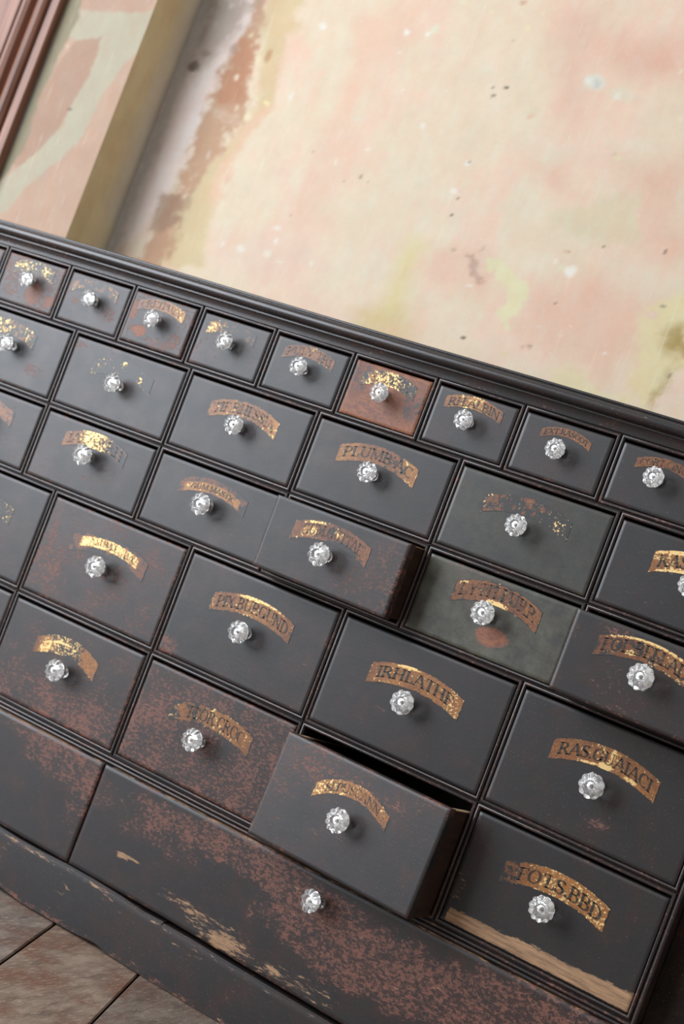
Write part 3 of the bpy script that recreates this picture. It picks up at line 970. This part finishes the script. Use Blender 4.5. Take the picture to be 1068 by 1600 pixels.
def label_mesh(w, h, sag, spec, seed):
    """arched gilt label; local x along, z up, y=0 on the drawer front"""
    mb = MB()
    nu, nv = 64, 14
    us, vs = np.linspace(0, 1, nu), np.linspace(0, 1, nv)
    U, V = np.meshgrid(us, vs)
    arch = lambda u: sag * (1 - (2 * u - 1) ** 2)

    def gilt(U, V):
        n = fbm(U * w * 90, V * h * 90, seed, 4)
        G = interp(spec.get('gold', .1), U) + 0.5 * (n - 0.5)
        C = interp(spec.get('cov', .8), U) + 0.35 * (fbm(U * w * 70 + 3, V * h * 70, seed + 2) - 0.5)
        Am = np.clip(interp(spec.get('amb', .5), U) + 0.7 * (fbm(U * w * 60, V * h * 60, seed + 4) - 0.5), 0, 1)
        ed = np.minimum(np.minimum(U, 1 - U) * w, np.minimum(V, 1 - V) * h)
        C = C - 0.55 * (1 - sstep(0, 0.0022, ed))
        if 'vb' in spec:          # gold confined to a band
            b0, b1 = spec['vb']
            k = sstep(b0 - .06, b0 + .06, V) * (1 - sstep(b1 - .06, b1 + .06, V))
            ub0, ub1 = spec.get('ub', (0.0, 1.0))
            k = k * sstep(ub0 - .012, ub0 + .012, U) * (1 - sstep(ub1 - .012, ub1 + .012, U))
            G = G * k + (1 - k) * -0.3
            Am = Am * k
            C = np.where(k > .5, C + 0.3, C + spec.get('vo', -0.2))
        for (cu, cv, ru, rv, dg, dc, da) in spec.get('s', ()):
            m = 1 - sstep(0.6, 1.1, np.hypot((U - cu) / ru, (V - cv) / rv) + 0.4 * (n - 0.5))
            G, C, Am = G + dg * m, C + dc * m, np.clip(Am + da * m, 0, 1)
        return np.stack([np.clip(G, 0, 1), np.clip(C, 0, 1.2), Am, interp(spec.get('keep', .75), U)], -1)

    pos = lambda U, V, y: np.stack([(U - 0.5) * w + spec.get('lean', 0) * (V - 0.5) * h, np.full_like(U, y), V * h + arch(U)], -1)
    mb.add(pos(U, V, -0.0004).reshape(-1, 3), grid_faces(nu, nv), 0, False, gilt(U, V).reshape(-1, 4))
    ring = [i for i in range(nu)] + [j * nu + nu - 1 for j in range(1, nv)] + [(nv - 1) * nu + i for i in range(nu - 2, -1, -1)] + [j * nu for j in range(nv - 2, 0, -1)]
    b2 = len(mb.v)
    for i in ring:
        p = mb.v[i]
        mb.v.append((p[0], 0.0002, p[2]))
        mb.c.append(mb.c[i])
    Ln = len(ring)
    for i in range(Ln):
        mb.f.append((ring[i], ring[(i + 1) % Ln], b2 + (i + 1) % Ln, b2 + i))
        mb.m.append(0)
        mb.s.append(False)
    tx = spec.get('text')
    if tx:
        u0, u1 = spec.get('tu', (.06, .94))
        v0, v1 = spec.get('tv', (.2, .8))
        for q in text_quads(tx, u0, u1, v0, v1, w / h):
            u = np.array([p[0] for p in q])
            v = np.array([p[1] for p in q])
            mb.add(pos(u, v, -0.0007), [(0, 1, 2, 3)], 1, False, gilt(u, v))
    me = bpy.data.meshes.new('label')
    me.from_pydata(mb.v, [], mb.f)
    me.polygons.foreach_set('material_index', mb.m)
    a = me.color_attributes.new('gilt', 'FLOAT_COLOR', 'POINT')
    a.data.foreach_set('color', np.array(mb.c, np.float32).ravel())
    me.materials.append(M_GILT)
    me.materials.append(M_LETTER)
    return me


# ---------------------------------------------------------------- drawers
# wear per drawer (row, column): r rust, g gradient, b stripped, a greenish bloom, s spots (u,v,ru,rv,rust,tan,stripped)
WEAR = {
    (0, 1): dict(r=.4), (0, 2): dict(r=.5, s=[(.62, .3, .16, .27, .45, 0, .6), (.9, .25, .12, .14, .3, 0, .6), (.95, .85, .2, .1, .2, .2, .4), (.2, .3, .15, .2, .3, 0, .4)]),
    (0, 3): dict(r=.32, s=[(.2, .45, .13, .07, .3, 0, .5), (.8, .35, .08, .2, .35, 0, .2)]),
    (0, 4): dict(r=.46, s=[(.6, .15, .3, .12, .3, 0, .45), (.85, .3, .1, .15, .3, 0, .4), (.07, .62, .07, .25, .3, 0, .7), (.27, .27, .14, .13, .3, 0, .75), (.1, .3, .1, .1, .2, 0, .4)]),
    (0, 5): dict(r=.3), (0, 6): dict(r=.14, s=[(.85, .86, .06, .03, .5, 0, .2)]),
    (0, 7): dict(r=.7, b=.88, s=[(.1, .7, .18, .5, .3, 0, -.35), (.75, .35, .3, .3, .2, 0, -.25), (.9, .6, .15, .4, .2, 0, -.3)]),
    (0, 8): dict(r=.16), (0, 9): dict(r=.10), (0, 10): dict(r=.10), (0, 11): dict(r=.1), (0, 0): dict(r=.2),
    (1, 1): dict(r=.2, s=[(.8, .3, .15, .1, .3, 0, .0)]), (1, 2): dict(r=.2, s=[(.7, .75, .12, .12, .3, 0, 0), (.07, .9, .06, .05, .4, 0, 0)]),
    (1, 3): dict(r=.15, s=[(.08, .3, .04, .05, .4, 0, .3)]), (1, 4): dict(r=.15, s=[(.1, .85, .15, .1, .2, 0, 0)]), (1, 5): dict(r=.09, a=.3), (1, 6): dict(r=.08),
    (2, 1): dict(r=.3), (2, 2): dict(r=.26, s=[(.55, .25, .08, .12, .3, 0, 0)]), (2, 3): dict(r=.13), (2, 4): dict(r=.3, g=(.35, -.3)),
    (2, 5): dict(r=.12, a=.8, s=[(.54, .27, .10, .16, .6, 0, .8), (.62, .3, .07, .1, .5, 0, .5)]), (2, 6): dict(r=.27, s=[(.3, .9, .15, .06, .35, 0, 0)]),
    (3, 1): dict(r=.22), (3, 2): dict(r=.44, s=[(.07, .55, .05, .3, .3, 0, 0), (.17, .33, .06, .1, .3, 0, .4)]), (3, 3): dict(r=.15, s=[(.05, .08, .09, .1, .5, 0, .25)]), (3, 4): dict(r=.13, s=[(.36, .35, .05, .05, .4, 0, 0)]), (3, 5): dict(r=.12, s=[(.55, .2, .08, .05, .5, 0, .2)]),
    (4, 1): dict(r=.3), (4, 2): dict(r=.46, g=(.15, -.35)), (4, 3): dict(r=.62, g=(.1, .0)), (4, 4): dict(r=.26, g=(-.25, .25), s=[(.45, .8, .35, .1, .2, 0, 0)]),
    (4, 5): dict(r=.12, band=.135, s=[(.03, .3, .05, .2, 0, .3, 0)]),
}
# labels: x centre, z of the lower ends, width, height, sag, and gilding (see label_mesh)
LAB = {
    (0, 1): (-.075, .944, .095, .020, .0095, dict(gold=.15, cov=[.4, .3], amb=.4)),
    (0, 2): (.073, .944, .092, .020, .0105, dict(gold=[.36, .36, .3, .34, .36], cov=[.25, .2, .2], amb=.6)),
    (0, 3): (.2125, .9445, .100, .020, .0105, dict(gold=[.25, .2, .05, .1, .25], cov=[.6, .35, .35, .4, .5], amb=[.6, .2, .2, .3])),
    (0, 4): (.3585, .9455, .098, .0185, .0105, dict(gold=[.1, .12, .2, .3, .42], cov=[.75, .8, .85, .95, .95], amb=[.3, .35, .5, .75, .95], text='CRETPULV', keep=.55)),
    (0, 5): (.5005, .9445, .094, .020, .0105, dict(gold=[.45, .3, .05, .05, .1], cov=[.55, .4, .25, .25, .45], amb=[.8, .4, .1, .1, .4])),
    (0, 6): (.6495, .944, .094, .0195, .0110, dict(gold=[.05, .05, .2, .08, .15], cov=[.75, .7, .75, .65, .75], amb=[.15, .15, .35, .15, .3], text='PULV.TRI', keep=.4)),
    (0, 7): (.7965, .9405, .094, .0215, .0105, dict(gold=[.25, .44, .46, .42, .28, .2], cov=[.05, .5, .5, .4, .2, .3], amb=[.6, .8, .8, .6, .2], text='SEM.NTICA', tu=(.18, .86), keep=.4)),
    (0, 8): (.9400, .9463, .0945, .0190, .0095, dict(gold=[.2, .25, .35, .35, .15, .05], cov=[.95, .9, .95, .95, .85, .7], amb=[.5, .55, .85, .75, .35, .2], text='RH.ALBIN', tv=(.14, .78), keep=.72)),
    (0, 9): (1.0880, .9480, .0765, .0125, .0100, dict(gold=.06, cov=1.0, amb=[.25, .3, .25, .3, .35], text='EXT.RASOOT', tv=(.2, .82), keep=.75)),
    (0, 10): (1.2365, .9470, .0860, .0145, .0100, dict(gold=.07, cov=.92, amb=.22, text='CORT.CINCH', tv=(.18, .8), keep=.6)),
    (1, 1): (.068, .826, .128, .026, .0135, dict(gold=[.1, .3, .5, .3, .1, .3, .15], cov=.35, amb=.5)),
    (1, 2): (.327, .820, .130, .026, .0135, dict(gold=[.2, .14, .12, .22, .12, .05, .08, .22], cov=.08, amb=.3, s=[(.5, .8, .05, .2, .35, 0, 0), (.8, .35, .05, .3, .4, 0, 0)])),
    (1, 3): (.577, .8185, .133, .027, .0160, dict(gold=[.12, .22, .18, .12, .15, .2, .35], cov=[.85, .9, .75, .7, .85, .9, 1.0], amb=[.4, .6, .55, .35, .4, .5, .9], text='TIF.RHESSIA', tv=(.22, .8), keep=.55)),
    (1, 4): (.8250, .8190, .137, .0285, .0150, dict(gold=[.15, .2, .1, .05, .05, .28, .25], cov=[.95, .95, .85, .8, .65, .7, .95], amb=[.7, .65, .35, .25, .15, .55, .7], text="PLUMB'AC", tv=(.26, .82), keep=.72)),
    (1, 5): (1.0735, .8200, .135, .027, .0150, dict(gold=[.36, .2, .12, .14, .1, .12, .12, .26, .22], cov=[.5, .45, .3, .3, .45, .4, .2, .1, .15], amb=.15)),
    (1, 6): (1.3290, .8190, .133, .0300, .0140, dict(gold=[.3, .4, .3, .3], cov=.95, amb=[.4, .5, .45, .3], text='RAS.SASSAF', tv=(.24, .8), keep=.72, s=[(.5, .92, .6, .12, .4, .2, .4), (.3, .06, .3, .1, .4, 0, 0)])),
    (2, 1): (.078, .690, .138, .025, .0145, dict(gold=.1, cov=.7, amb=.3)),
    (2, 2): (.329, .6925, .134, .0265, .0145, dict(gold=[.1, .1, .52, .58, .6, .3, .1, .05], cov=[.8, .7, .5, .5, .45, .4, .35, .3], amb=[.45, .4, .6, .6, .5, .2, .1], text='JALAP.RH'.replace('J', 'I'), keep=.5)),
    (2, 3): (.5755, .6905, .132, .0250, .0150, dict(gold=[.3, .3, .28, .3], cov=[.55, .5, .5, .45], amb=.95, vb=(.06, .64), ub=(.08, .90), text='GUM.MASTIC', tu=(.17, .82), tv=(.2, .54), keep=.8, vo=.05)),
    (2, 4): (.8235, .6870, .1350, .0290, .0150, dict(gold=[.15, .12, .1, .02, .05, .08, .1], cov=[.75, .85, .75, .6, .75, .8, .9], amb=[.15, .2, .12, .1, .12, .15, .2], text='GUM.GUTTAE', tu=(.12, .9), tv=(.22, .78), keep=.6, s=[(.22, .4, .12, .32, .35, .3, .9), (.27, .88, .2, .09, .6, 0, 0), (.54, .5, .03, .4, .5, 0, 0), (.6, .55, .04, .22, .3, .4, .8), (.72, .12, .24, .14, -.3, -.8, 0)])),
    (2, 5): (1.0780, .6868, .1360, .0310, .0165, dict(gold=[.15, .12, .12, .15, .12, .12, .1], cov=[.8, .85, .75, .65, .65, .75, .85], amb=[.22, .25, .12, .1, .12, .2, .35], text='LYTH.FURR', tv=(.28, .86), keep=.5, s=[(.5, .03, .16, .2, .62, 0, .4), (.1, .88, .08, .1, .4, 0, 0)])),
    (2, 6): (1.3160, .6890, .1340, .0290, .0140, dict(gold=[.12, .2, .15, .25, .3, .3, .3], cov=[.55, .7, .65, .7, .8], amb=[.12, .12, .12, .2, .3, .3], text='FOL.BELLAD', tv=(.24, .82), keep=.75, s=[(.5, .95, .5, .07, .5, .2, .5), (.36, .28, .06, .14, .7, 0, 0)])),
    (3, 1): (.144, .535, .150, .029, .0150, dict(gold=[.1, .1, .2, .1, .3], cov=.1, amb=.3)),
    (3, 2): (.4310, .5370, .1580, .0315, .0155, dict(gold=[.5, .62, .62, .58, .6], cov=[.75, .5, .4, .5, .75], amb=[.2, 1, 1, 1, .2], vb=(.24, .84), ub=(.115, .885), text='ALUM.ENCA', tu=(.22, .82), tv=(.4, .72), keep=.55, vo=-.1)),
    (3, 3): (.7180, .5385, .1510, .0305, .0150, dict(gold=[.25, .2, .2, .3, .3, .25, .15, .12], cov=[.75, .75, .8, .85, .85, .9, .85, .75], amb=[.35, .35, .4, .75, .6, .5, .3, .2], text='PIX.BURGUND', tv=(.22, .8), keep=.68, s=[(.45, .92, .2, .1, .45, .2, .5), (.7, .95, .2, .1, .4, .2, .5)])),
    (3, 4): (1.0085, .5340, .1520, .0310, .0150, dict(gold=[.2, .25, .2, .22, .2, .2, .3, .25], cov=.95, amb=[.2, .5, .6, .5, .6, .55, .5, .45], text='IRHLATHF', tu=(.08, .9), tv=(.26, .80), keep=.85, s=[(.38, .93, .14, .1, .6, .2, .5)])),
    (3, 5): (1.3005, .5370, .1520, .0295, .0160, dict(gold=[.15, .18, .2, .22, .3, .18, .2, .22], cov=1.05, amb=[.3, .35, .3, .3, .5, .35, .38, .35], text='RAS.GUAIACI', tv=(.24, .80), keep=.9, s=[(.5, .15, .07, .2, .7, 0, .6), (.54, .7, .02, .5, .5, 0, .6), (.36, .06, .1, .07, .6, 0, .5), (.75, .12, .08, .12, .4, 0, .3)])),
    (4, 2): (.4245, .3610, .1320, .0300, .0180, dict(gold=[.1, .35, .4, .4, .3, .15, .1], cov=[.7, .7, .35, .3, .4, .85, .95], amb=[.1, .8, .3, .2, .3, .7, .7], s=[(.17, .3, .09, .35, .3, .4, 1), (.33, .62, .2, .08, .5, 0, 0)])),
    (4, 3): (.7200, .3600, .1520, .0310, .0150, dict(gold=[.2, .1, .12, .25, .28, .22, .2, .2], cov=[.3, .75, .4, .65, .8, .85, .8, .75], amb=[.4, .4, .3, .5, .6, .55, .4, .25], text='FLOR.CROC', tu=(.2, .9), keep=.6)),
    (4, 4): (1.0030, .3620, .1260, .0215, .0215, dict(gold=[.4, .42, .3, .28, .22, .22, .2], cov=[.9, .95, .95, .95, .85, .8, .7], amb=[.7, .75, .7, .65, .6, .5, .3], text='SI.PUSCANN', tu=(.12, .86), tv=(.2, .78), keep=.6)),
    (4, 5): (1.2965, .3570, .1530, .0325, .0155, dict(gold=[.05, .15, .3, .35, .38, .36, .34, .32], cov=[.45, .6, .85, 1, 1.05, 1.05, 1.05, .95], amb=[.15, .25, .45, .6, .62, .6, .55, .45], text="FO'LS.BBD", tu=(.14, .95), tv=(.2, .76), keep=[.5, .7, .9, 1, 1, 1])),
}
KN = {
    (0, 2): (.0786, .9389), (0, 3): (.2209, .9388), (0, 4): (.3598, .9388), (0, 5): (.5068, .9385), (0, 6): (.6498, .9364), (0, 7): (.7970, .9369), (0, 8): (.9411, .9362), (0, 9): (1.0866, .9368), (0, 10): (1.2313, .9392),
    (1, 1): (.0893, .8228), (1, 2): (.3318, .8182), (1, 3): (.5781, .8194), (1, 4): (.8269, .8184), (1, 5): (1.0723, .8171), (1, 6): (1.3267, .8200),
    (2, 2): (.3282, .6918), (2, 3): (.5771, .6883), (2, 4): (.8275, .6833), (2, 5): (1.0731, .6871), (2, 6): (1.3263, .6865),
    (3, 2): (.4309, .5322), (3, 3): (.7214, .5298), (3, 4): (1.0065, .5288), (3, 5): (1.2987, .5296),
    (4, 2): (.4335, .3564), (4, 3): (.7140, .3524), (4, 4): (1.0055, .3505), (4, 5): (1.2934, .3553),
}
PULL = {(2, 4): (.0463, .0028, .0014, .0185, -.0184), (2, 6): (.0637, .0039, -.0011, 0, 0), (4, 4): (.0607, -.0034, -.0042, -.0526, -.0759)}
PART_LABEL = {
    (0, 7): 'drawer stripped to orange-brown wood', (2, 4): 'drawer pulled partly open', (2, 6): 'drawer pulled partly open near the right edge',
    (4, 4): 'bottom row drawer pulled open and skewed', (4, 5): 'drawer with a bare tan strip along its lower edge', (4, 3): 'drawer speckled with red-brown wear', (2, 5): 'drawer with a greenish bloom and red patch under the knob',
    (3, 2): 'drawer with a bright gold label band', (4, 2): 'drawer rubbed red along its lower half',
}

rng = random.Random(11)
drawer_count = 0
for r in range(5):
    xr = XR[r]
    for i in range(len(xr) - 1):
        key = (r, i)
        x0, x1 = xr[i] + 0.0069, xr[i + 1] - 0.0069
        zt, zb = ZR[r] - 0.0100, ZR[r + 1] + 0.0066
        w, h = x1 - x0, zt - zb
        seed = 100 + r * 20 + i
        spec = dict(WEAR.get(key, dict(r=.15)))
        spec['w'], spec['h'] = w, h
        mb = MB()
        front_panel(mb, w, h, 0.016, spec, seed)
        # drawer box behind the front
        bx, dp, bh = w / 2 - 0.003, 0.30, h - 0.0012
        for s in (-1, 1):
            a, b = sorted((s * bx, s * (bx - 0.009)))
            mb.box(a, b, 0.016, dp, 0.002, bh - 0.0012, 1)
            mb.box(a + .0002, b - .0002, 0.0155, dp, bh - 0.0012, bh, 2)
        mb.box(-bx, bx, dp - 0.009, dp, 0.002, bh, 1)
        mb.box(-bx + 0.009, bx - 0.009, 0.016, dp - 0.009, 0.006, 0.012, 1)
        d = link('drawer', mb.mesh('drawer', 'wear'), cab, [M_PAINT, M_SIDE, M_RAW])
        dy, dx, dz, pi_, ya = 0.0, 0, 0, 0, 0
        if key in PULL:
            dy, dx, dz, pi_, ya = PULL[key]
        else:
            dy = rng.uniform(-0.0004, 0.0016)
        if key == (0, 4):
            dy = 0.004
        T = Matrix.Translation(((x0 + x1) / 2 + dx - OFF[0], -dy - OFF[1], zb + dz)) @ Matrix.Rotation(ya, 4, 'Z') @ Matrix.Rotation(pi_, 4, 'X')
        d.matrix_local = T
        if key in PART_LABEL:
            d['label'] = PART_LABEL[key]
        kx, kz = KN.get(key, ((x0 + x1) / 2, zb + h * 0.49))
        k = bpy.data.objects.new('knob', KNOBS[(r * 5 + i * 3) % 3])
        scn.collection.objects.link(k)
        k.parent = d
        sc = (0.86, 0.93, 1.02, 1.02, 1.03)[r]
        k.location = (kx - (x0 + x1) / 2 - (dx if key in PULL else 0), 0.0, kz - zb - dz)
        k.rotation_euler = (rng.uniform(-.07, .07), rng.uniform(0, 1.0), rng.uniform(-.09, .07))
        k.scale = (sc, sc, sc)
        if drawer_count == 0:
            pass
        k['label'] = 'clear pressed-glass knob'
        if key in LAB:
            lx, lz, lw, lh, sg, ls = LAB[key]
            lo = link('label', label_mesh(lw, lh, sg, ls, seed + 300), d)
            lo.location = (lx - (x0 + x1) / 2 - (dx if key in PULL else 0), 0.0, lz - zb - dz)
            lo['label'] = 'arched gilt name label' + (' with black lettering' if ls.get('text') else ' almost worn away')
        drawer_count += 1

# --- the two long bottom drawers
for bi, (x0, x1, spec) in enumerate([
    (X_START - 0.05, 0.5685, dict(r=.10, s=[(.93, .82, .12, .22, .42, .0, 0), (.99, .6, .05, .4, .35, 0, 0), (.8, .95, .2, .1, .3, .12, 0)])),
    (0.5708, 1.4525, dict(r=.14, s=[(.15, .72, .18, .25, .34, .05, 0), (.33, .85, .22, .2, .5, .05, 0), (.55, .55, .2, .35, .45, .08, 0), (.75, .6, .25, .35, .5, .1, 0), (.95, .6, .2, .6, .5, .05, 0), (.31, .12, .07, .16, .1, .36, 0), (.38, .06, .08, .12, .1, .34, 0), (.23, .2, .06, .06, .1, .33, 0), (.5, .1, .08, .1, .1, .34, 0), (.115, .33, .025, .025, 0, .8, 0), (.1, .31, .022, .02, 0, .8, 0), (.47, .7, .06, .2, .4, .1, .2)]))]):
    zb, zt = 0.0920, ZF - .7305
    w, h = x1 - x0, zt - zb
    spec['w'], spec['h'], spec['edge'] = w, h, .5
    spec['s'] = list(spec['s']) + [(.5, 1.0, .6, .012, 0, .55, 0)]
    mb = MB()
    sag = (lambda U, V, xx, zz, yy: (zz - 0.013 * np.clip((xx + 0.25) / 0.7, 0, 1) * (1 - V), yy)) if bi else None
    front_panel(mb, w, h, 0.018, spec, 500 + bi, 0.005, 0.002, sag)
    for s in (-1, 1):
        a, b = sorted((s * (w / 2 - 0.006), s * (w / 2 - 0.018)))
        mb.box(a, b, 0.018, 0.33, 0.004, h - 0.012, 1)
    mb.box(-w / 2 + 0.02, w / 2 - 0.02, 0.018, 0.33, 0.008, 0.016, 1)
    d = link('drawer', mb.mesh('drawer', 'wear'), cab, [M_PAINT, M_SIDE])
    d.location = ((x0 + x1) / 2 - OFF[0], -0.0035 - OFF[1], zb)
    d['label'] = 'long bottom drawer with scuffed red and tan wear' if bi else 'long bottom drawer at the left'
    k = bpy.data.objects.new('knob', KNOBS[1 - bi])
    scn.collection.objects.link(k)
    k.parent = d
    k.location = ((.9936 - (x0 + x1) / 2) if bi else 0.0, 0.0, .2222 - zb)
    k.rotation_euler = (-0.05, 0.3, -0.35)
    k['label'] = 'clear pressed-glass knob'

# --- plinth with a worn wavy foot
bot = [(-.36, .006), (.30, .004), (.40, .006), (.4697, .0074), (.5196, .0025), (.565, .003), (.6103, .0035), (.6447, .0055), (.6703, .0075), (.6982, .0035), (.7423, .0015), (.7849, .001), (.8333, .0018), (.8665, .001), (.9064, .0008), (1.6, .0008)]
top = [(-.36, .0885), (.4256, .0895), (.4743, .0877), (.5206, .0883), (.5735, .0905), (.6273, .0905), (.6806, .0890), (.7296, .0857), (.7660, .0868), (.7668, .0850), (.8248, .0850), (.8898, .0830), (1.0734, .0800), (1.6, .0780)]
us = np.unique(np.concatenate([np.linspace(-.36, 1.6, 420), [.766, .7668]]))
zb_ = np.interp(us, [p[0] for p in bot], [p[1] for p in bot]) + 0.0008 * (fbm(us * 60, us * 0, 77) - .5)
zt_ = np.interp(us, [p[0] for p in top], [p[1] for p in top])
mb = MB()
prof_t = [(0.02, 0.0), (-0.003, 0.0), (-0.0062, -0.003), (-0.0068, -0.007)]
rows = []
for y, dzz in prof_t:
    rows.append((np.full_like(us, y), zt_ + dzz))
nv = 16
for j in range(1, nv + 1):
    t = j / nv
    rows.append((-0.0068 + 0 * us - 0.0004 * np.sin(t * 3.1), (zt_ - 0.007) * (1 - t) + zb_ * t))
rows.append((np.full_like(us, 0.02), zb_))
Vv, Cc = [], []
for j, (yy, zz) in enumerate(rows):
    vv = np.full_like(us, 1 - j / (len(rows) - 1))
    R = .16 + .7 * (fbm(us * 16, zz * 16, 81) - .5) + .55 * (vv < .12) * sstep(.45, .6, fbm(us * 40, zz * 40, 83))
    Gg = .26 * sstep(.55, .75, fbm(us * 12, zz * 30, 85)) + .2 * (j in (2, 3))
    for x, y, z, a, b in zip(us, yy, zz, R, Gg):
        Vv.append((x, y, z))
        Cc.append((a, b, 0, 0))
mb.add(Vv, grid_faces(len(us), len(rows)), 0, True, Cc)
o = part('plinth', mb, [M_PAINT], 'wear', 'black plinth board with a worn wavy lower edge')
shade_auto(o, 30)
